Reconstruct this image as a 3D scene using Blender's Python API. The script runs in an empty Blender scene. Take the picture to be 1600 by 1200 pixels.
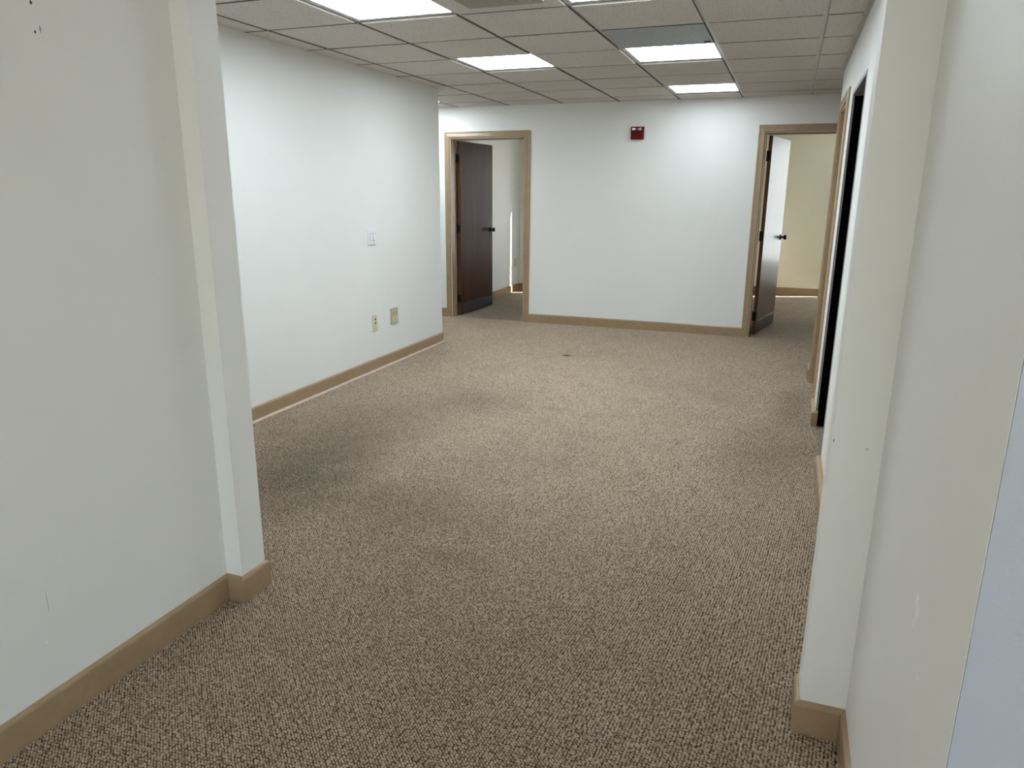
import bpy, bmesh, math, random
import numpy as np
from mathutils import Matrix, Vector
random.seed(4)
C = bpy.context.scene.collection
SC = bpy.context.scene
R = math.radians

# ------------------------------------------------------------------ camera, sky, sun, exposure
cd = bpy.data.cameras.new('camera'); cam = bpy.data.objects.new('camera', cd); C.objects.link(cam)
cd.sensor_fit = 'HORIZONTAL'; cd.sensor_width = 36.0; cd.lens = 36.0 * 1141.9 / 1600
cd.clip_start = 0.05
PITCH, YAW, ROLL = 0.258131, 0.353166, 0.0070227
cy, sy = math.cos(YAW), math.sin(YAW)
fw = Vector((-sy*math.cos(PITCH), cy*math.cos(PITCH), -math.sin(PITCH)))
rt = Vector((cy, sy, 0)); up = rt.cross(fw)
rt2 = rt*math.cos(ROLL) + up*math.sin(ROLL); up2 = up*math.cos(ROLL) - rt*math.sin(ROLL)
M = Matrix((rt2, up2, -fw)).transposed().to_4x4(); M.translation = Vector((2.9697, -3.8787, 1.463))
cam.matrix_world = M
SC.camera = cam

world = bpy.data.worlds.new('sky'); SC.world = world; world.use_nodes = True
wn = world.node_tree; wn.nodes.clear()
wo = wn.nodes.new('ShaderNodeOutputWorld'); wb = wn.nodes.new('ShaderNodeBackground'); st = wn.nodes.new('ShaderNodeTexSky')
st.sky_type = 'NISHITA'; st.sun_disc = False; st.sun_elevation = R(38); st.sun_rotation = R(67); st.altitude = 10
wn.links.new(st.outputs[0], wb.inputs[0]); wn.links.new(wb.outputs[0], wo.inputs[0])
wb.inputs[1].default_value = 0.6

sd = bpy.data.lights.new('sun', 'SUN'); sun = bpy.data.objects.new('sun', sd); C.objects.link(sun)
sd.energy = 30.0; sd.angle = R(0.53); sd.color = (1.0, 0.95, 0.88)
sdir = Vector((0.92*math.cos(R(38)), 0.39*math.cos(R(38)), math.sin(R(38))))
sun.rotation_euler = sdir.to_track_quat('Z', 'Y').to_euler(); sun.location = (9, 9, 8)

LAMP = 11.5
SC.view_settings.view_transform = 'Standard'; SC.view_settings.look = 'None'
SC.view_settings.gamma = 1.0; SC.view_settings.use_curve_mapping = False
SC.view_settings.exposure = 0.84
SC.cycles.use_denoising = True
SC.cycles.max_bounces = 16; SC.cycles.diffuse_bounces = 10
SC.cycles.sample_clamp_indirect = 10.0

# ------------------------------------------------------------------ node helper and materials
class NT:
    def __init__(s, name):
        s.m = bpy.data.materials.new(name); s.m.use_nodes = True
        s.t = s.m.node_tree; s.b = s.t.nodes['Principled BSDF']; s.o = s.t.nodes['Material Output']
    def n(s, typ, **kw):
        x = s.t.nodes.new(typ)
        for k, v in kw.items(): setattr(x, k, v)
        return x
    def put(s, sock, v):
        if isinstance(v, bpy.types.NodeSocket): s.t.links.new(v, sock)
        elif v is not None:
            if hasattr(sock.default_value, '__len__') and not hasattr(v, '__len__'): v = (v, v, v)
            if hasattr(v, '__len__') and len(sock.default_value) == 4 and len(v) == 3: v = (*v, 1)
            sock.default_value = v
    def math(s, op, a, b=None, c=None, clamp=False):
        x = s.n('ShaderNodeMath', operation=op, use_clamp=clamp)
        for i, v in enumerate((a, b, c)): s.put(x.inputs[i], v)
        return x.outputs[0]
    def mix(s, f, a, b, mode='MIX'):
        x = s.n('ShaderNodeMix', data_type='RGBA', blend_type=mode)
        s.put(x.inputs[0], f); s.put(x.inputs[6], a); s.put(x.inputs[7], b)
        return x.outputs[2]
    def pos(s): return s.n('ShaderNodeTexCoord').outputs['Object']
    def mapping(s, v, scale=(1,1,1), loc=(0,0,0)):
        x = s.n('ShaderNodeMapping'); s.put(x.inputs[0], v); s.put(x.inputs[1], loc); s.put(x.inputs[3], scale)
        return x.outputs[0]
    def noise(s, v, scale, detail=3, rough=.5, out=0):
        x = s.n('ShaderNodeTexNoise'); s.put(x.inputs['Vector'], v); s.put(x.inputs['Scale'], scale)
        s.put(x.inputs['Detail'], detail); s.put(x.inputs['Roughness'], rough)
        return x.outputs[out]
    def ramp(s, f, stops):
        x = s.n('ShaderNodeValToRGB'); s.put(x.inputs[0], f); e = x.color_ramp.elements
        while len(e) < len(stops): e.new(.5)
        for q, (p, c) in zip(e, stops): q.position = p; q.color = (*c, 1) if len(c) == 3 else c
        return x.outputs[0]
    def range(s, v, a, b, c=0., d=1.):
        x = s.n('ShaderNodeMapRange', clamp=True)
        for i, q in enumerate((v, a, b, c, d)): s.put(x.inputs[i], q)
        return x.outputs[0]
    def bump(s, h, strength, dist):
        x = s.n('ShaderNodeBump'); s.put(x.inputs['Height'], h); x.inputs['Strength'].default_value = strength; x.inputs['Distance'].default_value = dist
        s.t.links.new(x.outputs[0], s.b.inputs['Normal'])
    def set(s, color=None, rough=None, metal=None, coat=None, spec=None):
        for k, v in (('Base Color', color), ('Roughness', rough), ('Metallic', metal), ('Coat Weight', coat), ('Specular IOR Level', spec)):
            if v is not None: s.put(s.b.inputs[k], v)
        return s.m
    def blob(s, p, centre, radii, soft=.3, warp=None):     # 1 inside an ellipsoid, 0 outside
        v = s.n('ShaderNodeVectorMath', operation='SUBTRACT'); s.put(v.inputs[0], p); v.inputs[1].default_value = centre
        d = s.n('ShaderNodeVectorMath', operation='DIVIDE'); s.put(d.inputs[0], v.outputs[0]); d.inputs[1].default_value = radii
        l = s.n('ShaderNodeVectorMath', operation='LENGTH'); s.put(l.inputs[0], d.outputs[0])
        q = l.outputs['Value']
        if warp is not None: q = s.math('ADD', q, warp)
        return s.range(q, 1+soft, 1-soft)

def paint(name, col, marks=(), rough=.5, bump=.25):
    t = NT(name); p = t.pos()
    n1 = t.noise(p, 1.3, 4); n2 = t.noise(p, 160, 2); n3 = t.noise(p, 9, 5)
    c = t.mix(t.range(n1, .35, .7), [x*.965 for x in col], col)
    c = t.mix(t.range(n3, .55, .8, 0, .12), c, [x*.86 for x in col])
    for ctr, rad, mc, amt in marks:
        c = t.mix(t.math('MULTIPLY', t.blob(p, ctr, rad, .35), amt), c, mc)
    t.bump(t.math('ADD', n2, t.math('MULTIPLY', n3, .6)), bump, .0012)
    return t.set(c, rough)
WALL = (.825, .83, .80)
m_wall = paint('wall_paint', WALL)
m_wall_near = paint('wall_paint_marked', WALL, [
    ((1.16, -2.429, 1.906), (.02, .0035, .0045), (.01, .01, .008), 1), ((1.16, -2.429, 1.839), (.02, .0028, .0035), (.01, .01, .008), 1),
    ((1.16, -2.414, 1.848), (.02, .0022, .008), (.15, .15, .13), .8), ((1.16, -2.644, .362), (.02, .0013, .034), (.42, .40, .33), .7),
    ((1.16, -2.665, .252), (.02, .006, .004), (.9, .9, .88), .9)])
m_wall_right = paint('wall_paint_chipped', WALL, [
    ((3.24, -2.575, .784), (.02, .007, .013), (.95, .95, .93), .9), ((3.24, -2.590, .768), (.02, .008, .014), (.95, .95, .93), .9),
    ((3.24, -2.575, .737), (.02, .006, .010), (.95, .95, .93), .8), ((3.24, -2.665, .69), (.02, .008, .004), (.95, .95, .93), .7),
    ((3.205, -1.965, .849), (.004, .02, .004), (.45, .43, .40), .5), ((3.127, -1.965, .862), (.0018, .02, .005), (.25, .22, .2), .8)])
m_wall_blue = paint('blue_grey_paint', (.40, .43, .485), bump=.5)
m_wall_room = paint('side_room_paint', (.88, .855, .735))

def trim_mat(name, col, rough=.26):
    t = NT(name); p = t.pos()
    n = t.noise(p, 14, 4); f = t.noise(t.mapping(p, (40, 40, 40)), 3, 3)
    c = t.mix(t.range(n, .3, .75), [x*.9 for x in col], [x*1.06 for x in col])
    t.bump(f, .12, .001)
    return t.set(c, rough)
m_trim = trim_mat('tan_trim_paint', (.36, .252, .150))
m_shoe = trim_mat('pale_shoe_paint', (.62, .49, .40))
m_gasket = trim_mat('grey_frame_paint', (.30, .30, .31), .4)

def wood(name, a, b, rough=.48, coat=.03):
    t = NT(name); p = t.pos()
    d = t.noise(p, 2.2, 3, out=1)
    v = t.n('ShaderNodeVectorMath', operation='MULTIPLY_ADD'); t.put(v.inputs[0], d); v.inputs[1].default_value = (.05, .05, .05); t.put(v.inputs[2], p)
    g = t.noise(t.mapping(v.outputs[0], (55, 55, 2.2)), 1.0, 5, .62); g2 = t.noise(t.mapping(p, (9, 9, .5)), 1.0, 2)
    f = t.math('ADD', t.math('MULTIPLY', g, .65), t.math('MULTIPLY', g2, .45))
    c = t.ramp(f, [(.36, a), (.56, [(x+y)/2 for x, y in zip(a, b)]), (.72, b)])
    t.bump(g, .08, .001)
    return t.set(c, rough, coat=coat)
m_wood = wood('dark_stained_veneer', (.028, .012, .008), (.085, .034, .017))
m_wood_gloss = wood('glossy_stained_veneer', (.028, .012, .008), (.085, .034, .017), .30, .06)
m_wood.node_tree.nodes['Principled BSDF'].inputs['Specular IOR Level'].default_value = .12
m_wood_edge = wood('stained_door_edge', (.07, .024, .009), (.20, .075, .028))

def plain(name, col, rough=.45, metal=0., coat=0., scuff=.12):
    t = NT(name); p = t.pos(); n = t.noise(p, 30, 4)
    c = t.mix(t.range(n, .4, .75, 0, 1), col, [x*(1-scuff) for x in col])
    t.bump(t.noise(p, 300, 2), .05, .0006)
    return t.set(c, rough, metal, coat)
m_bronze = plain('oil_rubbed_bronze', (.012, .010, .009), .33, .6)
m_hinge = plain('dark_hinge_metal', (.02, .015, .012), .4, .6)
m_kick = plain('dark_grey_kick_plate', (.045, .05, .055), .38, .3)
m_black = plain('opening_black', (.0015, .0015, .0018), .95)  # near-black for the jambs of the opening and the closet walls
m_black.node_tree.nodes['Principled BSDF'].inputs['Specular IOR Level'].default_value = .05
m_white_pl = plain('white_switch_plastic', (.84, .85, .86), .3, scuff=.03)
m_ivory = plain('ivory_plate_plastic', (.66, .64, .46), .35, scuff=.06)
m_ivory_old = plain('yellowed_plate_plastic', (.47, .45, .33), .38, scuff=.1)
m_jack = plain('yellowed_jack_plastic', (.47, .43, .22), .4)
m_dark = plain('dark_slot', (.02, .02, .017), .6)
m_red = plain('fire_alarm_red', (.13, .004, .008), .55)
m_red.node_tree.nodes['Principled BSDF'].inputs['Specular IOR Level'].default_value = .15
m_reflector = plain('strobe_reflector', (.85, .82, .82), .12, .2)
m_tee = plain('grey_grid_tee', (.80, .80, .78), .45)
m_lampframe = plain('lamp_frame_metal', (.55, .56, .57), .4)
m_panel = plain('bare_sheet_metal', (.28, .287, .275), .42, .35, scuff=.25)
m_vent = plain('beige_vent_metal', (.36, .33, .26), .5)
m_screw = plain('plate_screw', (.5, .49, .45), .35, .5)
m_roof = plain('slab_concrete', (.4, .4, .39), .8)
m_vinyl = plain('window_vinyl', (.8, .8, .78), .4)

def ceiling_tile_mat():
    t = NT('mineral_fibre_tile'); p = t.pos()
    oi = t.n('ShaderNodeObjectInfo')
    v = t.n('ShaderNodeVectorMath', operation='MULTIPLY_ADD'); t.put(v.inputs[0], oi.outputs['Location']); v.inputs[1].default_value = (3.1, 5.3, 0); t.put(v.inputs[2], p)
    q = v.outputs[0]
    vo = t.n('ShaderNodeTexVoronoi'); t.put(vo.inputs['Vector'], q); vo.inputs['Scale'].default_value = 75
    pin = t.range(t.math('ADD', vo.outputs['Distance'], t.math('MULTIPLY', t.noise(q, 40, 2), .45)), .33, .42)
    n = t.noise(q, 90, 4); big = t.noise(q, 2.5, 3)
    base = t.mix(t.range(n, .3, .7), (.61, .575, .53), (.75, .715, .665))
    base = t.mix(t.math('MULTIPLY', t.range(big, .45, .7), .3), base, (.59, .55, .505))
    base = t.mix(t.math('MULTIPLY', oi.outputs['Random'], .25), base, (.63, .585, .555))
    c = t.mix(pin, (.12, .105, .09), base)
    t.bump(t.math('ADD', t.math('MULTIPLY', pin, .8), n), .5, .0015)
    return t.set(c, .9, spec=.2)
m_tile = ceiling_tile_mat()
m_tile_edge = plain('dark_tile_edge', (.20, .18, .15), .9)  # side faces coloured darker than the tile so the joints read dark

def carpet(name, pile):
    t = NT(name); p = t.pos()
    fib = t.noise(p, 420, 2)
    YARN = [(.0, (.285, .212, .148)), (.25, (.43, .335, .237)), (.6, (.505, .402, .29)), (.88, (.595, .487, .362)), (1.0, (.385, .31, .24))]
    if pile:
        at = t.n('ShaderNodeAttribute', attribute_name='tone')
        tone = at.outputs['Fac']
        c = t.mix(t.range(tone, -.5, -.01), (.045, .034, .027), t.ramp(tone, YARN))
        c = t.mix(t.math('MULTIPLY', t.range(fib, .35, .65, 1, 0), .35), c, (.16, .12, .09))
    else:
        dn = t.noise(p, 55, 2, out=1)
        v = t.n('ShaderNodeVectorMath', operation='MULTIPLY_ADD'); t.put(v.inputs[0], dn); v.inputs[1].default_value = (.011, .011, 0); t.put(v.inputs[2], p)
        sp = t.n('ShaderNodeSeparateXYZ'); t.put(sp.inputs[0], v.outputs[0])
        x, y = sp.outputs[0], sp.outputs[1]
        a = t.math('DIVIDE', t.math('ADD', x, y), .0106)
        row = t.math('FLOOR', a)
        b = t.math('ADD', t.math('DIVIDE', t.math('SUBTRACT', x, y), .0177), t.math('MULTIPLY', row, .5))
        sa = t.math('ABSOLUTE', t.math('SINE', t.math('MULTIPLY', a, math.pi)))
        sb = t.math('ABSOLUTE', t.math('SINE', t.math('MULTIPLY', b, math.pi)))
        h = t.math('POWER', t.math('MULTIPLY', sa, t.math('POWER', sb, .6)), .75)
        cell = t.n('ShaderNodeCombineXYZ'); t.put(cell.inputs[0], row); t.put(cell.inputs[1], t.math('FLOOR', b))
        wn_ = t.n('ShaderNodeTexWhiteNoise', noise_dimensions='2D'); t.put(wn_.inputs['Vector'], cell.outputs[0])
        hh = t.math('ADD', h, t.math('MULTIPLY', t.math('SUBTRACT', fib, .5), .55))
        c = t.mix(t.range(hh, .08, .60), (.105, .082, .066), t.ramp(wn_.outputs['Value'], YARN))
        t.bump(hh, .8, .006)
    big = t.noise(p, .9, 4, .6); mid = t.noise(p, 4.5, 4, .65)
    c = t.mix(t.math('MULTIPLY', t.range(mid, .5, .78), .14), c, (.06, .048, .04))
    c = t.mix(t.math('MULTIPLY', t.range(big, .45, .75), .16), c, (.075, .06, .05))
    w = t.math('MULTIPLY', t.math('SUBTRACT', t.noise(p, 5, 3, .5), .5), .9)
    for ctr, rad, amt, soft in (((.62, -.86, 0), (.30, .50, 1), .42, .75), ((1.20, -1.02, 0), (.42, .22, 1), .26, .8), ((.50, -.2, 0), (.35, .42, 1), .26, .8),
                          ((.93, .78, 0), (.30, .26, 1), .26, .8), ((.62, .3, 0), (.38, .3, 1), .2, .8), ((1.583, .784, 0), (.10, .05, 1), .2, .7),
                          ((2.95, .3, 0), (.2, .45, 1), .26, .8), ((3.12, 1.4, 0), (.12, .4, 1), .3, .8), ((1.76, -1.40, 0), (.11, .05, 1), .2, .7),
                          ((-.2, 4.6, 0), (.45, .9, 1), .3, .8), ((2.95, 4.3, 0), (.35, .6, 1), .2, .8)):
        c = t.mix(t.math('MULTIPLY', t.blob(p, ctr, rad, soft, w), amt), c, (.045, .036, .03))
    c = t.mix(t.math('MULTIPLY', t.blob(p, (1.165, 2.459, 0), (.045, .03, 1), .4, w), .8), c, (.02, .018, .016))
    return t.set(c, .95, spec=.12)
m_carpet = carpet('loop_pile_carpet', False)
m_pile = carpet('carpet_loop_yarn', True)

def emit(name, col, s):
    t = NT(name)
    e = t.n('ShaderNodeEmission'); e.inputs[0].default_value = (*col, 1); e.inputs[1].default_value = s
    t.t.links.new(e.outputs[0], t.o.inputs[0]); return t.m
m_lens = emit('led_diffuser_glow', (.86, .955, 1.03), LAMP)
m_lens_half = emit('halved_led_diffuser_glow', (.86, .955, 1.03), LAMP*.5)  # far panel's output halved to soften the hot spot on the rear wall
m_lens_mid = emit('dimmer_led_diffuser_glow', (.86, .955, 1.03), LAMP*.85)
m_lens_fill = emit('warm_fill_diffuser_glow', (1.0, .965, .88), LAMP*1.6)

def schlick(t):      # Fresnel that is the same from both faces of a thin pane
    lw = t.n('ShaderNodeLayerWeight'); lw.inputs[0].default_value = .5
    return t.math('MULTIPLY_ADD', t.math('POWER', lw.outputs['Facing'], 5.), .96, .04).node
def glass(name):
    t = NT(name); fr = schlick(t)
    tr = t.n('ShaderNodeBsdfTransparent'); gl = t.n('ShaderNodeBsdfGlossy'); gl.inputs['Roughness'].default_value = .01
    mx = t.n('ShaderNodeMixShader'); t.t.links.new(fr.outputs[0], mx.inputs[0]); t.t.links.new(tr.outputs[0], mx.inputs[1]); t.t.links.new(gl.outputs[0], mx.inputs[2])
    t.t.links.new(mx.outputs[0], t.o.inputs[0]); return t.m
m_glass = glass('window_glass')
def blind_mat():
    t = NT('translucent_blind_slat')
    d = t.n('ShaderNodeBsdfDiffuse'); d.inputs[0].default_value = (.85, .86, .86, 1)
    tr = t.n('ShaderNodeBsdfTranslucent'); tr.inputs[0].default_value = (.85, .87, .88, 1)
    mx = t.n('ShaderNodeMixShader'); mx.inputs[0].default_value = .75
    t.t.links.new(d.outputs[0], mx.inputs[1]); t.t.links.new(tr.outputs[0], mx.inputs[2]); t.t.links.new(mx.outputs[0], t.o.inputs[0]); return t.m
m_blind = blind_mat()
def clear_mat():
    t = NT('clear_strobe_lens'); fr = schlick(t)
    tr = t.n('ShaderNodeBsdfTransparent'); tr.inputs[0].default_value = (.93, .93, .93, 1); gl = t.n('ShaderNodeBsdfGlossy'); gl.inputs['Roughness'].default_value = .05
    mx = t.n('ShaderNodeMixShader'); t.t.links.new(fr.outputs[0], mx.inputs[0]); t.t.links.new(tr.outputs[0], mx.inputs[1]); t.t.links.new(gl.outputs[0], mx.inputs[2])
    t.t.links.new(mx.outputs[0], t.o.inputs[0]); return t.m
m_clear = clear_mat()

# ------------------------------------------------------------------ geometry helpers
def box(bm, lo, hi, bevel=0., seg=2):
    r = bmesh.ops.create_cube(bm, size=1.0); vs = r['verts']
    for v in vs: v.co = Vector([(l+h)/2 + c*(h-l) for l, h, c in zip(lo, hi, v.co)])
    if bevel:
        es = list({e for v in vs for e in v.link_edges})
        bmesh.ops.bevel(bm, geom=es, offset=bevel, segments=seg, affect='EDGES', profile=.6)
    return bm
def boxes(*bs):
    bm = bmesh.new()
    for b in bs: box(bm, *b)
    return bm
def lathe(bm, prof, origin, axis, seg=20):      # prof: (distance along axis, radius)
    ax = Vector(axis).normalized(); u = ax.orthogonal().normalized(); w = ax.cross(u); rings = []
    for d, r in prof:
        rings.append([bm.verts.new(Vector(origin) + ax*d + (u*math.cos(2*math.pi*k/seg) + w*math.sin(2*math.pi*k/seg))*r) for k in range(seg)])
    for a, b in zip(rings, rings[1:]):
        for k in range(seg): bm.faces.new((a[k], a[(k+1) % seg], b[(k+1) % seg], b[k]))
    bm.faces.new(rings[0][::-1]); bm.faces.new(rings[-1])
    return bm
def prism(bm, pts, f0, f1):                      # polygon pts mapped by f0 (front) and f1 (back)
    a = [bm.verts.new(f0(*p)) for p in pts]; b = [bm.verts.new(f1(*p)) for p in pts]; n = len(pts)
    bm.faces.new(a); bm.faces.new(b[::-1])
    for k in range(n): bm.faces.new((a[k], b[k], b[(k+1) % n], a[(k+1) % n]))
    return bm
def link(name, me, parent=None):
    o = bpy.data.objects.new(name, me); C.objects.link(o)
    if parent is not None: o.parent = parent
    return o
def obj(name, bm, mat, parent=None, smooth=False):
    bmesh.ops.recalc_face_normals(bm, faces=bm.faces[:])
    me = bpy.data.meshes.new(name); bm.to_mesh(me); bm.free()
    me.materials.append(mat)
    if smooth:
        for p in me.polygons: p.use_smooth = True
    o = link(name, me, parent)
    if parent is not None and parent.type == 'EMPTY': o.matrix_parent_inverse = parent.matrix_world.inverted()
    return o
def struct(o, label=None):
    o['kind'] = 'structure'
    if label: o['label'] = label
    return o
def empty(name, loc=(0, 0, 0)):
    o = bpy.data.objects.new(name, None); C.objects.link(o); o.location = loc; o.empty_display_size = .05
    o.matrix_world = Matrix.Translation(loc); return o
def thing(name, loc, label, cat, group=None):
    o = empty(name, loc); o['label'] = label; o['category'] = cat
    if group: o['group'] = group
    return o

def miter(path):
    P = [Vector(p) for p in path]; out = []
    for i, p in enumerate(P):
        ds = []
        if i: ds.append((p-P[i-1]).normalized())
        if i < len(P)-1: ds.append((P[i+1]-p).normalized())
        ns = [Vector((d.y, -d.x)) for d in ds]
        if len(ns) == 1: out.append(ns[0])
        else:
            m = (ns[0]+ns[1]).normalized(); out.append(m / max(.2, m.dot(ns[0])))
    return P, out
def sweep(path, prof, fn, segs=None):            # one bmesh per segment, mitred; fn(a, b, c) -> xyz
    P, N = miter(path); res = []
    for i in range(len(P)-1):
        bm = bmesh.new(); rings = []
        for j in (i, i+1):
            rings.append([bm.verts.new(fn(*(P[j] + N[j]*o), z)) for o, z in prof])
        n = len(prof)
        for k in range(n): bm.faces.new((rings[0][k], rings[0][(k+1) % n], rings[1][(k+1) % n], rings[1][k]))
        bm.faces.new(rings[0]); bm.faces.new(rings[1][::-1]); res.append(bm)
    return res
def merge(bms):
    out = bmesh.new()
    for b in bms:
        me = bpy.data.meshes.new('t'); b.to_mesh(me); b.free(); out.from_mesh(me); bpy.data.meshes.remove(me)
    return out
XY = lambda a, b, c: (a, b, c)
BB = [(0, 0), (.013, 0), (.013, .089), (.0115, .095), (.007, .1), (.002, .102), (0, .102)]
SHOE = [(.012, 0), (.0265, 0), (.0262, .006), (.0235, .012), (.019, .0155), (.012, .017)]
def baseboard(name, path, label, shoe=False, thick=1.):
    b = merge(sweep(path, [(o*thick, z) for o, z in BB], XY)); o = struct(obj(name, b, m_trim), label)
    if shoe:
        s = obj('shoe_moulding', merge(sweep(path, SHOE, XY)), m_shoe, o); s['label'] = 'pale pinkish shoe moulding along the foot of the board'
    return o

# ------------------------------------------------------------------ shell
CZ = 2.362                                       # underside of the tiles, top of the walls
T = .6096
YB, YB2 = 4.022, 4.150                           # rear wall
XL, XR = -.165, 3.250
YF = 2.61                                        # where the left wall ends at the cross corridor
YFR = 2.50
DH = 2.030
D1 = (-.707, .183); D2 = (2.681, 3.571)
DBK = (.17, 1.075); DTAN = (1.44, 2.222)
def wallbox(name, mat, label, *bs): return struct(obj(name, boxes(*bs), mat), label)

fl = bmesh.new(); box(fl, (-3.2, -7.2, -.12), (6.3, 7.95, 0))
floor = struct(obj('floor', fl, m_carpet), 'brown and beige loop-pile carpet with worn dark stains')
def carpet_pile():
    rng = np.random.default_rng(7)
    pr, pa = .0075, .0125                          # rib spacing and loop spacing along the rib
    s2 = math.sqrt(.5); rects = ((1.16, 3.26, -2.95, -1.85), (-.165, 3.26, -1.85, 2.61), (-.95, 3.32, 2.61, 4.03))
    R_ = np.arange(-430, 760); Q_ = np.arange(-330, 460)
    rr, qq = np.meshgrid(R_, Q_, indexing='ij')
    a = rr*pr + rng.normal(0, .0007, rr.shape); b = (qq + .5*(rr % 2))*pa + rng.normal(0, .0012, rr.shape)
    x, y = (a+b)*s2, (a-b)*s2
    keep = np.zeros(x.shape, bool)
    for x0, x1, y0, y1 in rects: keep |= (x > x0) & (x < x1) & (y > y0) & (y < y1)
    x, y = x[keep], y[keep]; n = len(x)
    th = -math.pi/4 + rng.normal(0, .20, n); hl = .0058*rng.uniform(.85, 1.12, n); hw_ = .0036*rng.uniform(.85, 1.12, n); hz = .0048*rng.uniform(.72, 1.15, n)
    base = np.array([(1, 0, 0), (.5, .95, 0), (-.5, .95, 0), (-1, 0, 0), (-.5, -.95, 0), (.5, -.95, 0), (.42, 0, 1), (-.42, 0, 1)], float)
    lx = base[:, 0][None]*hl[:, None]; ly = base[:, 1][None]*hw_[:, None]; c_, s_ = np.cos(th)[:, None], np.sin(th)[:, None]
    V = np.stack([x[:, None]+lx*c_-ly*s_, y[:, None]+lx*s_+ly*c_, .0006+base[:, 2][None]*hz[:, None]], -1).reshape(-1, 3)
    F0 = np.array([(0, 1, 6), (1, 2, 6), (2, 7, 6), (2, 3, 7), (3, 4, 7), (4, 5, 7), (5, 6, 7), (5, 0, 6)])
    F = (F0[None] + 8*np.arange(n)[:, None, None]).reshape(-1, 3)
    tone = np.repeat(rng.uniform(0, 1, n), 8)
    for x0, x1, y0, y1 in rects:                   # dark backing the loops are tufted into
        k = len(V); V = np.vstack([V, [(x0, y0, .0005), (x1, y0, .0005), (x1, y1, .0005), (x0, y1, .0005)]])
        F = np.vstack([F, [(k, k+1, k+2), (k, k+2, k+3)]]); tone = np.concatenate([tone, [-1]*4])
    me = bpy.data.meshes.new('carpet_pile')
    me.vertices.add(len(V)); me.vertices.foreach_set('co', V.astype(np.float32).ravel())
    me.loops.add(F.size); me.loops.foreach_set('vertex_index', F.astype(np.int32).ravel())
    me.polygons.add(len(F)); me.polygons.foreach_set('loop_start', (np.arange(len(F))*3).astype(np.int32))
    me.polygons.foreach_set('use_smooth', np.ones(len(F), bool))
    at = me.attributes.new('tone', 'FLOAT', 'POINT'); at.data.foreach_set('value', tone.astype(np.float32))
    me.update(); me.validate(); me.materials.append(m_pile)
    o = link('carpet_pile', me, floor); o['kind'] = 'stuff'
    print('pile loops', n, 'tris', len(F))
carpet_pile()
wallbox('wall_back', m_wall, 'white rear wall with two door openings and a red fire alarm',
        ((-3.0, YB, 0), (D1[0], YB2, CZ)), ((D1[0], YB, DH), (D1[1], YB2, CZ)), ((D1[1], YB, 0), (D2[0], YB2, CZ)),
        ((D2[0], YB, DH), (D2[1], YB2, CZ)), ((D2[1], YB, 0), (6.1, YB2, CZ)))
wallbox('wall_left', m_wall, 'bright white left wall with the switch and two wall plates', ((-.295, -1.85, 0), (XL, YF, CZ)), ((-3.0, YF-.13, 0), (-.295, YF, CZ)))
wallbox('wall_corridor_left', m_wall, 'far end of the cross corridor on the left', ((-3.13, YF-.13, 0), (-3.0, YB2, CZ)))
wallbox('wall_front_left', m_wall, 'end of the partition on the left side of the wide opening', ((-.295, -1.975, 0), (1.228, -1.850, CZ)))
wallbox('wall_near_left', m_wall_near, 'near left wall with nail holes and a scratch', ((1.03, -7.0, 0), (1.16, -1.975, CZ)))
wallbox('wall_front_right', m_wall_right, 'end of the partition on the right side of the wide opening', ((3.123, -1.965, 0), (3.380, -1.850, CZ)))
wallbox('wall_near_right', m_wall_right, 'near right wall with chipped paint, turning a corner towards the viewer', ((3.24, -2.893, 0), (3.38, -1.965, CZ)))
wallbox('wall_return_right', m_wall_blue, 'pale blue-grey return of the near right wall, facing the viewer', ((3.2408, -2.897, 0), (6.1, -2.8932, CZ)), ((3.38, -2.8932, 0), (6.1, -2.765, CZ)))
wallbox('wall_right', m_wall, 'right wall with a black opening and a tan door frame',
        ((XR, -1.850, 0), (XR+.13, DBK[0], CZ)), ((XR, DBK[0], DH), (XR+.13, DBK[1], CZ)), ((XR, DBK[1], 0), (XR+.13, DTAN[0], CZ)),
        ((XR, DTAN[0], DH), (XR+.13, DTAN[1], CZ)), ((XR, DTAN[1], 0), (XR+.13, YFR, CZ)), ((XR+.13, YFR-.13, 0), (6.1, YFR, CZ)))
wallbox('wall_corridor_right', m_wall, 'far end of the cross corridor on the right', ((6.1, YFR-.13, 0), (6.23, 7.88, CZ)))
# side rooms behind the rear wall
RX = -.83; R1Y = 6.70; R2Y = 7.75; PX = 2.45
W1 = (-.04, 1.70, .42, 2.10); W2 = (3.55, 5.60, .10, 2.34)
wallbox('wall_room_left', m_wall, 'left wall of the room behind the left doorway, crossed by a sunlit stripe', ((RX-.13, YB2, 0), (RX, R1Y+.13, CZ)))
wallbox('wall_room_rear', m_wall, 'outer wall of the room behind the left doorway', ((RX, R1Y, 0), (W1[0], R1Y+.13, CZ)), ((W1[1], R1Y, 0), (PX, R1Y+.13, CZ)),
        ((W1[0], R1Y, 0), (W1[1], R1Y+.13, W1[2])), ((W1[0], R1Y, W1[3]), (W1[1], R1Y+.13, CZ)))
wallbox('wall_room_partition', m_wall_room, 'partition between the two rooms behind the rear wall', ((PX, YB2, 0), (PX+.1, R2Y+.13, CZ)))
wallbox('wall_room_far', m_wall_room, 'cream outer wall of the room behind the right doorway', ((PX+.1, R2Y, 0), (W2[0], R2Y+.13, CZ)), ((W2[1], R2Y, 0), (6.1, R2Y+.13, CZ)),
        ((W2[0], R2Y, 0), (W2[1], R2Y+.13, W2[2])), ((W2[0], R2Y, W2[3]), (W2[1], R2Y+.13, CZ)))
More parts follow.
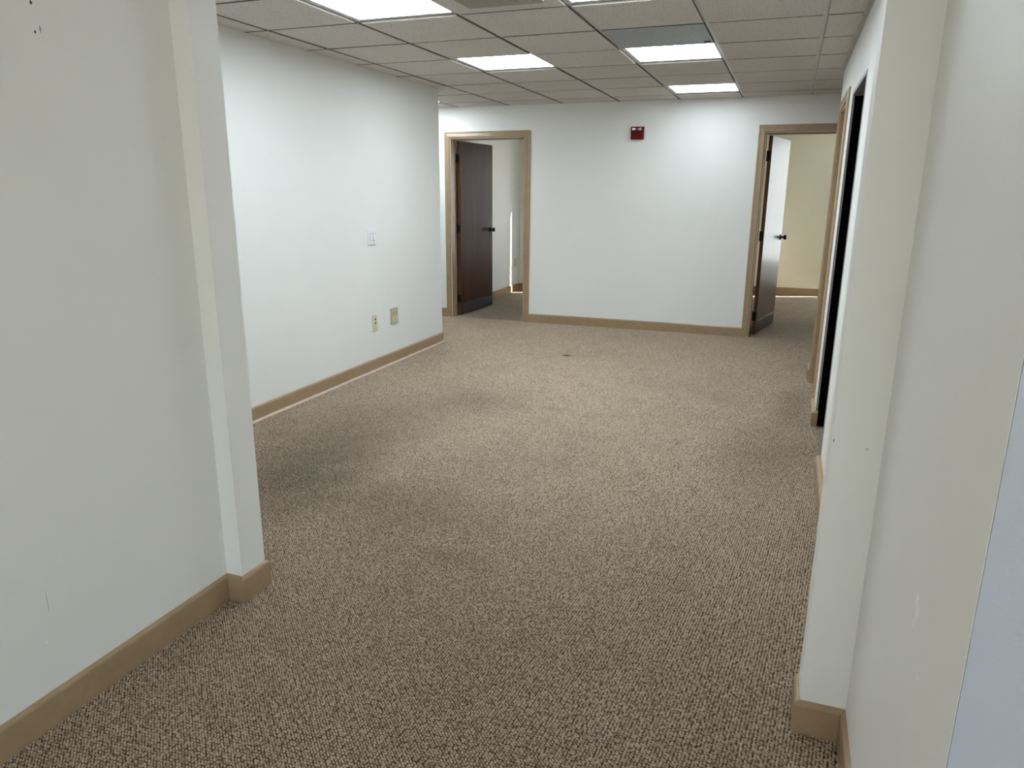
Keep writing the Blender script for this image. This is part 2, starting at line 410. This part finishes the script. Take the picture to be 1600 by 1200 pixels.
# closets behind the right wall
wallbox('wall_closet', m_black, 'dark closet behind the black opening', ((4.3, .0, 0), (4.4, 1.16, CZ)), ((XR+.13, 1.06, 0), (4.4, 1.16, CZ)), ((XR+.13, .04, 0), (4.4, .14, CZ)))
# hall the photograph is taken from
WH = (2.4, 5.9, .1, 2.10)
wallbox('wall_behind', m_wall, 'wall behind the viewer with a glazed opening', ((1.03, -7.13, 0), (WH[0], -7.0, CZ)), ((WH[1], -7.13, 0), (6.23, -7.0, CZ)),
        ((WH[0], -7.13, 0), (WH[1], -7.0, WH[2])), ((WH[0], -7.13, WH[3]), (WH[1], -7.0, CZ)))
wallbox('wall_hall_right', m_wall, 'right wall of the hall behind the viewer', ((6.1, -7.0, 0), (6.23, -2.765, CZ)))
wallbox('wall_header', m_wall, 'header over the wide opening', ((1.228, -1.970, 2.13), (3.123, -1.850, CZ)))
g = bmesh.new(); box(g, (-60, -60, -.3), (60, 60, -.13))
struct(obj('ground', g, plain('outside_ground', (.33, .32, .29), .9)), 'ground outside the building')

# ------------------------------------------------------------------ suspended ceiling
I0, I1, K0, K1 = -2, 5, -3, 6
rf = boxes(((-3.2, -7.2, 2.42), (6.3, R1Y+.13, 2.50)), ((PX, R1Y+.13, 2.42), (6.3, R2Y+.13, 2.50)))
ceil = struct(obj('ceiling', rf, m_roof), 'suspended ceiling of square beige mineral tiles in a grey grid')
side = boxes(((-3.0, -7.13, CZ), (6.23, K0*T, CZ+.03)), ((-3.0, K0*T, CZ), (I0*T, YB2, CZ+.03)), (((I1+1)*T, K0*T, CZ), (6.23, YB2, CZ+.03)),
             ((-3.0, (K1+1)*T, CZ), (6.23, R1Y+.13, CZ+.03)), ((PX, R1Y+.13, CZ), (6.23, R2Y+.13, CZ+.03)))
struct(obj('ceiling_board', side, m_wall, ceil))
LIGHTS = {(1, -1), (3, -1), (1, 2), (3, 2), (3, 5), (-2, 5)}
SPECIAL = {(3, 1)}
bt = bmesh.new(); hw = T/2-.0125; box(bt, (-hw, -hw, 0), (hw, hw, .022), .0012, 1)
tile0 = None
for k in range(K0, K1+1):
    for i in range(I0, I1+1):
        if (i, k) in LIGHTS or (i, k) in SPECIAL: continue
        loc = ((i+.5)*T, (k+.5)*T, CZ + random.uniform(-.0006, .0008))
        if tile0 is None:
            tile0 = obj('ceiling_tile', bt, m_tile, ceil); o = tile0
            tile0.data.materials.append(m_tile_edge)
            for p in tile0.data.polygons:
                if abs(p.normal.z) < .4: p.material_index = 1
        else:
            o = tile0.copy(); C.objects.link(o); o.parent = ceil
        o.location = loc; o.rotation_euler = (random.uniform(-.0012, .0012), random.uniform(-.0012, .0012), random.choice((0, math.pi)))
TZ = CZ + .013
def tee_mesh(L):
    bm = bmesh.new(); box(bm, (-.012, 0, 0), (.012, L, .0012)); box(bm, (-.0012, 0, .0012), (.0012, L, .034)); return bm
tee0 = None
for i in range(I0, I1+2):
    if i*T > XR and i*T < XR: continue
    if tee0 is None: tee0 = obj('main_tee', tee_mesh((K1+1-K0)*T), m_tee, ceil); o = tee0
    else: o = tee0.copy(); C.objects.link(o)
    o.parent = ceil; o.location = (i*T, K0*T, TZ)
ct0 = None
for k in range(K0, K1+2):
    for i in range(I0, I1+1):
        if ct0 is None: ct0 = obj('cross_tee', tee_mesh(T-.024), m_tee, ceil); o = ct0
        else: o = ct0.copy(); C.objects.link(o)
        o.parent = ceil; o.rotation_euler = (0, 0, -math.pi/2); o.location = (i*T+.012, k*T, TZ+.0002)
# wall angle along the right wall
wa = boxes(((XR-.024, -1.850, CZ-.004), (XR-.0005, YFR+.01, CZ-.0025)), ((XR-.002, -1.850, CZ-.022), (XR-.0005, YFR+.01, CZ-.004)))
struct(obj('wall_angle', wa, plain('wall_angle_grey', (.50, .49, .45), .5), ceil))

def ceiling_light(i, k, label, lens=None):
    x, y = (i+.5)*T, (k+.5)*T
    t = thing('ceiling_light', (x, y, CZ), label, 'ceiling light', 'lit square panels in the ceiling grid')
    h = T/2-.0125; bm = bmesh.new(); fwid = .011; z0, z1 = TZ-.001, TZ+.012
    for lo, hi in (((x-h, y-h, z0), (x+h, y-h+fwid, z1)), ((x-h, y+h-fwid, z0), (x+h, y+h, z1)), ((x-h, y-h+fwid, z0), (x-h+fwid, y+h-fwid, z1)), ((x+h-fwid, y-h+fwid, z0), (x+h, y+h-fwid, z1))):
        box(bm, lo, hi, .001, 1)
    obj('frame', bm, m_lampframe, t)
    b2 = bmesh.new(); box(b2, (x-h+fwid, y-h+fwid, TZ+.001), (x+h-fwid, y+h-fwid, TZ+.005)); obj('diffuser', b2, lens or m_lens, t)
    b3 = bmesh.new(); box(b3, (x-h, y-h, TZ+.0125), (x+h, y+h, TZ+.03), .002, 1); obj('housing', b3, m_lampframe, t)
ceiling_light(1, -1, 'large lit ceiling panel cut off at the top left, nearest the viewer')
ceiling_light(3, -1, 'lit ceiling panel of which only a sliver shows at the top edge')
ceiling_light(1, 2, 'lit ceiling panel standing alone left of the middle, third row', m_lens_mid)
ceiling_light(3, 2, 'lit ceiling panel directly behind the bare grey metal panel')
ceiling_light(3, 5, 'farthest lit ceiling panel in the room, close to the rear wall above the fire alarm', m_lens_half)
ceiling_light(-2, 5, 'lit corner of a panel peeking out past the end of the left wall')

def hall_fill_light(x, y, label):  # added fill lamp behind the viewer that brightens the near walls
    t = thing('hall_fill_light', (x, y, CZ), label, 'ceiling light')
    b = bmesh.new(); box(b, (x-.30, y-.30, CZ-.020), (x+.30, y+.30, CZ-.0005), .003, 1); obj('frame', b, m_lampframe, t)
    b = bmesh.new(); box(b, (x-.285, y-.285, CZ-.022), (x+.285, y+.285, CZ-.0201)); obj('diffuser', b, m_lens_fill, t)
hall_fill_light(2.3, -5.9, 'unseen fill panel added on the hall ceiling behind the viewer')
x0, y0 = 3*T+.0125, T+.0125; x1, y1 = 4*T-.0125, 2*T-.0125
pn = thing('metal_panel', ((x0+x1)/2, (y0+y1)/2, CZ), 'plain bare grey metal panel filling one ceiling square before a lit panel', 'ceiling panel')
b = bmesh.new(); box(b, (x0+.004, y0+.002, CZ+.001), (x1-.002, y1-.006, CZ+.004), .001, 1); obj('sheet', b, m_panel, pn)
b = bmesh.new(); box(b, (x0, y0, CZ+.0045), (x1, y1, CZ+.012)); obj('backing', b, m_dark, pn)
b = bmesh.new(); box(b, (x1-.055, y1-.085, CZ-.005), (x1-.012, y1-.070, CZ+.001), .002, 1); obj('latch', b, m_kick, pn)

# air vent hanging below the tile at the top of the frame
vx0, vx1, vy1 = 1.368, 1.768, -.190
vt = thing('air_vent', (1.53, -.38, CZ), 'beige square air vent hung under the tile beside the large lit panel', 'air vent')
def rounded(x0, y0, x1, y1, r, n=5):
    pts = []
    for cx, cy_, a0 in ((x1-r, y1-r, 0), (x0+r, y1-r, 90), (x0+r, y0+r, 180), (x1-r, y0+r, 270)):
        pts += [(cx+r*math.cos(R(a0+90*q/n)), cy_+r*math.sin(R(a0+90*q/n))) for q in range(n+1)]
    return pts
bm = prism(bmesh.new(), rounded(vx0, vy1-.40, vx1, vy1, .03), lambda a, b: (a, b, CZ-.020), lambda a, b: (a, b, CZ))
obj('rim', bm, m_vent, vt)
for q in range(3):
    s = .05+.05*q
    bm = prism(bmesh.new(), rounded(vx0+s, vy1-.40+s, vx1-s, vy1-s, .02), lambda a, b: (a, b, CZ-.030-.006*q), lambda a, b: (a, b, CZ-.022))
    obj('cone', bm, m_vent, vt)

# ------------------------------------------------------------------ baseboards
baseboard('baseboard_near_left', [(1.16, -7.0), (1.16, -1.975), (1.228, -1.975), (1.228, -1.850), (XL, -1.850)], 'tan baseboard of the near left wall wrapping the partition end')
baseboard('baseboard_left', [(XL, -1.85), (XL, YF)], 'tan baseboard along the bright left wall', True)
baseboard('baseboard_corridor_left', [(XL-.0135, YF), (-3.0, YF)], 'tan baseboard around the corner of the left wall')
CW = .066
rb = lambda a, b: [(b, YB), (a, YB)]
baseboard('baseboard_back', [(D1[1]+CW, YB), (D2[0]-CW, YB)], 'tan baseboard of the rear wall between the two doors')
baseboard('baseboard_back_left', [(-3.0, YB), (D1[0]-CW, YB)], 'short tan baseboard left of the left door frame')
baseboard('baseboard_back_right', [(D2[1]+CW, YB), (6.1, YB)], 'tan baseboard right of the right door frame')
baseboard('baseboard_right_far', [(6.1, YFR), (XR, YFR), (XR, DTAN[1]+CW)], 'tan baseboard stub beyond the tan door frame', thick=2.0)
baseboard('baseboard_right_middle', [(XR, DTAN[0]-CW), (XR, DBK[1]-.0215), (XR+.011, DBK[1]-.0215)], 'tan baseboard stub between the tan door frame and the black opening', thick=2.0)
baseboard('baseboard_right', [(XR, DBK[0]), (XR, -1.850)], 'tan baseboard between the black opening and the partition end', thick=2.0)
baseboard('baseboard_near_right', [(XR, -1.850), (3.123, -1.850), (3.123, -1.965), (3.24, -1.965), (3.24, -2.895), (6.1, -2.895)], 'tan baseboard wrapping the right partition end and near right wall')
baseboard('baseboard_room_left', [(RX, YB2), (RX, R1Y), (PX, R1Y)], 'tan baseboard in the room behind the left doorway')
baseboard('baseboard_room_right', [(PX+.1, YB2), (PX+.1, R2Y), (6.1, R2Y)], 'tan baseboard in the room behind the right doorway')

# ------------------------------------------------------------------ door frames
CAS = [(0, 0), (0, .011), (.006, .016), (.018, .0165), (.044, .0125), (.056, .014), (.063, .012), (CW, .006), (CW, 0)]
def casing(name, a0, a1, h, fn, label, jamb, wt=.128, stop=None):
    """casing on one face, jamb lining and stop; fn(along, up, out) -> xyz, out negative goes into the wall"""
    t = struct(empty(name, fn((a0+a1)/2, 0, 0)), label)
    g_ = .006
    segs = sweep([(a0-g_, 0), (a0-g_, h+g_), (a1+g_, h+g_), (a1+g_, 0)], [(-o, z) for o, z in CAS], fn)
    for nm, b_ in zip(('casing_leg', 'casing_head', 'casing_leg'), segs): obj(nm, b_, m_trim, t)
    jt = .018
    for nm, p in (('jamb_leg', (a0-.001, a0+jt-.012, 0, h)), ('jamb_leg', (a1-jt+.012, a1+.001, 0, h)), ('jamb_head', (a0-.001, a1+.001, h-jt+.012, h+.001))):
        b_ = bmesh.new(); q0 = fn(p[0], p[2], .0005); q1 = fn(p[1], p[3], -wt)
        box(b_, [min(u, v) for u, v in zip(q0, q1)], [max(u, v) for u, v in zip(q0, q1)], .001, 1); obj(nm, b_, jamb, t)
    if stop:
        for nm, p in (('door_stop', (a0+.005, a0+.008, 0, h-.006)), ('door_stop', (a1-.017, a1-.005, 0, h-.006)), ('door_stop', (a0+.017, a1-.017, h-.018, h-.006))):
            b_ = bmesh.new(); q0 = fn(p[0], p[2], stop[0]); q1 = fn(p[1], p[3], stop[1])
            box(b_, [min(u, v) for u, v in zip(q0, q1)], [max(u, v) for u, v in zip(q0, q1)], .001, 1); obj(nm, b_, jamb, t)
    return t
fnB = lambda a, b, c: (a, YB-c, b)
fnR = lambda a, b, c: (XR-c, a, b)
casing('trim_1', *D1, DH, fnB, 'tan door frame of the left doorway in the rear wall', m_trim, stop=(-.045, -.082))
casing('trim_2', *D2, DH, fnB, 'tan door frame of the right doorway in the rear wall', m_trim, stop=(-.045, -.082))
casing('trim_3', *DTAN, DH, fnR, 'tan door frame in the right wall beyond the black opening', m_trim, stop=(-.045, -.082))

# black opening in the right wall: grey frame edge, grey head, black jambs
t4 = struct(empty('trim_4', (XR, sum(DBK)/2, 0)), 'black door opening with a thin grey frame in the right wall')
fr_ = .020
for nm, lo, hi, mt in (('frame_leg', (XR-.003, DBK[1]-fr_, .0), (XR+.010, DBK[1]+.001, DH), m_gasket), ('frame_leg', (XR-.003, DBK[0]-.001, 0), (XR+.010, DBK[0]+fr_, DH), m_gasket),
                       ('frame_head', (XR-.004, DBK[0]+fr_, DH-fr_), (XR+.128, DBK[1]-fr_, DH+.001), m_gasket),
                       ('jamb_leg', (XR+.010, DBK[1]-fr_, 0), (XR+.128, DBK[1]+.001, DH), m_black), ('jamb_leg', (XR+.010, DBK[0]-.001, 0), (XR+.128, DBK[0]+fr_, DH), m_black)):
    b = bmesh.new(); box(b, lo, hi, .001, 1); obj(nm, b, mt, t4)

# ------------------------------------------------------------------ doors
def door(name, hinge, ang, width, label, hinges=(1.82, 1.03, .20), veneer=None, TH=.042):
    """leaf in local space: hinge pin at origin, leaf runs +x, thickness y -.044..0 (y=0 faces the passage side when open); rotated by ang"""
    t = struct(empty(name, (0, 0, 0)), label)
    parts = []
    b = bmesh.new(); box(b, (.003, -.0005, .012), (width, TH, 2.014), .0015, 1)
    me = obj('door_leaf', b, veneer or m_wood, t); me.data.materials.append(m_wood_edge)
    for p in me.data.polygons:
        if abs(p.normal.x) > .7: p.material_index = 1
    parts.append(me)
    b = bmesh.new()
    box(b, (.035, -.003, .016), (width-.03, 0, .140), .0008, 1); box(b, (.035, TH, .016), (width-.03, TH+.0025, .140), .0008, 1)
    k = obj('kick_plate', b, m_kick, t); k['label'] = 'dark grey kick plate across the foot of the door'; parts.append(k)
    for z in hinges:
        b = bmesh.new(); lathe(b, [(-.052, .0001), (-.052, .004), (-.046, .0068), (.046, .0068), (.052, .004), (.052, .0001)], (-.002, TH+.004, z), (0, 0, 1), 10)
        box(b, (-.001, .004, z-.046), (.0032, TH, z+.046)); parts.append(obj('hinge', b, m_hinge, t))
    kx = width-.068; kz = .985
    for s, y in ((-1, -.0005), (1, TH)):
        b = bmesh.new()
        lathe(b, [(0, .0001), (0, .032), (.004, .032), (.010, .024), (.013, .012), (.030, .0105), (.036, .018), (.044, .0265), (.054, .0285), (.062, .025), (.067, .015), (.069, .0001)], (kx, y, kz), (0, s, 0), 22)
        parts.append(obj('door_knob', b, m_bronze, t, True))
    b = bmesh.new(); box(b, (width-.0005, .010, kz-.028), (width+.0012, TH-.010, kz+.028)); parts.append(obj('latch_plate', b, m_hinge, t))
    t.location = hinge; t.rotation_euler = (0, 0, ang)
    for p in parts: p.matrix_parent_inverse = Matrix.Identity(4)
    return t
# local y- side is the visible +x face once the leaf stands open at about 90 degrees
door('door_1', (-.664, 4.185, 0), R(86.0), .862, 'dark brown veneer door standing open in the left doorway')
door('door_2', (2.741, 4.190, 0), R(79.0), .862, 'glossy dark brown door standing open in the right doorway, mirroring a window', veneer=m_wood_gloss, TH=.036)
d3 = door('door_3', (XR+.084, DTAN[1]-.008, 0), R(-90), .765, 'closed dark door inside the tan frame of the right wall')

# ------------------------------------------------------------------ windows with blinds (seen through the doorways as light and reflection)
def window(name, x0, x1, z0, z1, y, label, gap=0., blind=True, zb=None):
    t = struct(empty(name, ((x0+x1)/2, y, z0)), label)
    ya, yb = y+.06, y+.10
    b = bmesh.new(); f_ = .045
    for lo, hi in (((x0, ya, z0), (x1, yb, z0+f_)), ((x0, ya, z1-f_), (x1, yb, z1)), ((x0, ya, z0+f_), (x0+f_*.3, yb, z1-f_)), ((x1-f_, ya, z0+f_), (x1, yb, z1-f_))): box(b, lo, hi)
    obj('window_frame', b, m_vinyl, t)
    b = bmesh.new(); box(b, (x0+f_*.3, ya+.015, z0+f_), (x1-f_, ya+.019, z1-f_)); obj('pane', b, m_glass, t)
    b = bmesh.new(); box(b, (x0, y-.025, z0-.022), (x1, y+.06, z0), .003, 1); obj('sill', b, m_vinyl, t)
    if blind:
        b = bmesh.new(); n = int((z1-(zb or z0)-.06)/.042)
        for q in range(n):
            zc = z1-.05-q*.042; a = R(-58); w_ = .027
            dy, dz = math.cos(a)*w_, math.sin(a)*w_
            vs = [b.verts.new(p) for p in ((x0+gap, y+.025-dy, zc-dz), (x1-.01, y+.025-dy, zc-dz), (x1-.01, y+.025+dy, zc+dz), (x0+gap, y+.025+dy, zc+dz))]
            b.faces.new(vs)
        if zb:
            b2 = bmesh.new(); box(b2, (x0+gap, y+.015, z0), (x1, y+.045, zb-.01), .004, 1); obj('sun_block_panel', b2, m_vinyl, t)  # unseen panel added so sun enters only beside the blind
        bl = obj('blind', b, m_blind, t); bl['kind'] = 'stuff'
        so = bl.modifiers.new('thickness', 'SOLIDIFY'); so.thickness = .0012
        b = bmesh.new(); box(b, (x0+gap, y+.004, z1-.042), (x1-.01, y+.05, z1-.002), .002, 1); obj('head_rail', b, m_vinyl, t)
window('window_1', *W1, R1Y, 'window with closed blinds in the room behind the left doorway', gap=.19)
window('window_2', *W2, R2Y, 'window with closed blinds in the room behind the right doorway', gap=.25, zb=.50)
t = struct(empty('window_3', (4.5, -7.06, WH[2])), 'glazed opening behind the viewer')
b = bmesh.new()
for lo, hi in (((WH[0], -7.09, WH[2]), (WH[1], -7.04, WH[2]+.06)), ((WH[0], -7.09, WH[3]-.06), (WH[1], -7.04, WH[3])), ((WH[0], -7.09, WH[2]+.06), (WH[0]+.06, -7.04, WH[3]-.06)),
               ((WH[1]-.06, -7.09, WH[2]+.06), (WH[1], -7.04, WH[3]-.06)), ((4.12, -7.09, WH[2]+.06), (4.18, -7.04, WH[3]-.06))): box(b, lo, hi)
obj('window_frame', b, m_vinyl, t)
b = bmesh.new(); box(b, (WH[0]+.06, -7.068, WH[2]+.06), (WH[1]-.06, -7.062, WH[3]-.06)); obj('pane', b, m_glass, t)

# ------------------------------------------------------------------ wall things
def plate(t, yc, zc, w, h, mat, d=.006):
    b = bmesh.new(); box(b, (XL, yc-w/2, zc-h/2), (XL+d, yc+w/2, zc+h/2), .0035, 2); return obj('plate', b, mat, t)
def screw(t, y, z, x=XL+.006):
    b = bmesh.new(); lathe(b, [(-.001, .0033), (.0008, .0033), (.0014, .002)], (x, y, z), (1, 0, 0), 8); obj('screw', b, m_screw, t)
yc, zc = 1.334, 1.098
sw = thing('light_switch', (XL, yc, zc), 'white double light switch on the bright left wall', 'light switch')
plate(sw, yc, zc, .118, .122, m_white_pl, .010)
m_switch_well = plain('switch_well_plastic', (.52, .53, .54), .4)
for dy, tilt in ((-.023, .0), (.023, 1.)):
    b = bmesh.new(); box(b, (XL+.009, yc+dy-.0165, zc-.034), (XL+.0112, yc+dy+.0165, zc+.034), .001, 1); f_ = obj('switch_frame', b, m_switch_well, sw)
    b = bmesh.new()
    if tilt:      # pressed-out toggle on the right, lower end standing proud
        prism(b, [(zc-.026, .024), (zc+.026, .0118), (zc+.026, .010), (zc-.026, .010)], lambda z, o: (XL+o, yc+dy-.012, z), lambda z, o: (XL+o, yc+dy+.012, z))
    else:
        prism(b, [(zc-.028, .0118), (zc+.028, .0165), (zc+.028, .010), (zc-.028, .010)], lambda z, o: (XL+o, yc+dy-.012, z), lambda z, o: (XL+o, yc+dy+.012, z))
    obj('rocker', b, m_white_pl, sw)
    for s in (-1, 1): screw(sw, yc+dy, zc+s*.049, XL+.010)
yc, zc = 1.327, .400
ot = thing('wall_plate', (XL, yc, zc), 'narrow ivory wall plate with two dark holes, left of the wide one', 'wall plate')
plate(ot, yc, zc, .072, .132, m_ivory, .008)
b = bmesh.new(); box(b, (XL+.007, yc-.017, zc-.050), (XL+.0105, yc+.017, zc+.050), .0015, 1); obj('insert', b, m_ivory, ot)
for dz in (.031, .002):
    b = bmesh.new(); lathe(b, [(-.001, .008), (.002, .008), (.002, .0001)], (XL+.0102, yc, zc+dz), (1, 0, 0), 14); obj('hole', b, m_dark, ot)
yc, zc = 1.652, .412
op = thing('outlet', (XL, yc, zc), 'wide yellowed double wall plate near the end of the left wall', 'outlet')
plate(op, yc, zc, .122, .138, m_ivory_old, .010)
for dy, dz in ((-.026, .024), (.026, .020), (-.026, -.026), (.026, -.026)):
    b = bmesh.new(); box(b, (XL+.009, yc+dy-.017, zc+dz-.016), (XL+.013, yc+dy+.017, zc+dz+.016), .002, 1); r_ = obj('receptacle', b, m_jack if dz > 0 else m_ivory, op)
    b = bmesh.new()
    for s in (-1, 1): box(b, (XL+.0125, yc+dy+s*.006-.0012, zc+dz-.004), (XL+.0133, yc+dy+s*.006+.0012, zc+dz+.006))
    obj('slot', b, m_dark, r_)
# outlet in the room behind the left doorway
ro = thing('outlet', (RX, 6.53, .43), 'beige outlet on the wall seen through the left doorway', 'outlet')
b = bmesh.new(); box(b, (RX, 6.495, .372), (RX+.007, 6.565, .488), .003, 2); obj('plate', b, m_jack, ro)
for dz in (-.025, .025):
    b = bmesh.new(); box(b, (RX+.006, 6.515, .43+dz-.015), (RX+.0095, 6.545, .43+dz+.015), .002, 1); obj('receptacle', b, m_ivory, ro)

# fire alarm strobe on the rear wall
ax0, ax1, az0, az1 = 1.356, 1.482, 1.991, 2.108
al = thing('fire_alarm', ((ax0+ax1)/2, YB, (az0+az1)/2), 'dark red fire alarm with a clear strobe high on the rear wall', 'fire alarm')
b = bmesh.new(); box(b, (ax0-.004, YB-.010, az0-.004), (ax1+.004, YB, az1+.004), .002, 1); obj('back_plate', b, m_red, al)
b = bmesh.new(); box(b, (ax0, YB-.045, az0), (ax1, YB-.010, az1), .006, 2); obj('housing', b, m_red, al)
xm = (ax0+ax1)/2; zl = az1-.026
for s in (-1, 1):
    b = bmesh.new()
    prism(b, [(xm+s*.012, zl+.010), (xm+s*.046, zl+.016), (xm+s*.046, zl-.010), (xm+s*.014, zl-.002)], lambda a, c: (a, YB-.050-.008*abs(a-xm)/.046, c), lambda a, c: (a, YB-.044, c))
    obj('strobe_reflector', b, m_reflector, al)
b = bmesh.new(); lathe(b, [(-.010, .0001), (-.010, .0045), (.010, .0045), (.010, .0001)], (xm, YB-.053, zl), (1, 0, 0), 10); obj('flash_tube', b, m_kick, al)
b = bmesh.new(); prism(b, [(xm-.050, zl+.018), (xm+.050, zl+.018), (xm+.050, zl-.013), (xm+.020, zl-.019), (xm-.020, zl-.019), (xm-.050, zl-.013)], lambda a, c: (a, YB-.062, c), lambda a, c: (a, YB-.045, c)); obj('strobe_lens', b, m_clear, al)
b = bmesh.new()
for q in range(6):
    for w_ in range(5): box(b, (ax0+.030+q*.0115, YB-.0462, az0+.018+w_*.0095), (ax0+.036+q*.0115, YB-.0446, az0+.021+w_*.0095))
g_ = obj('sounder_grille', b, m_red, al); g_['kind'] = 'stuff'
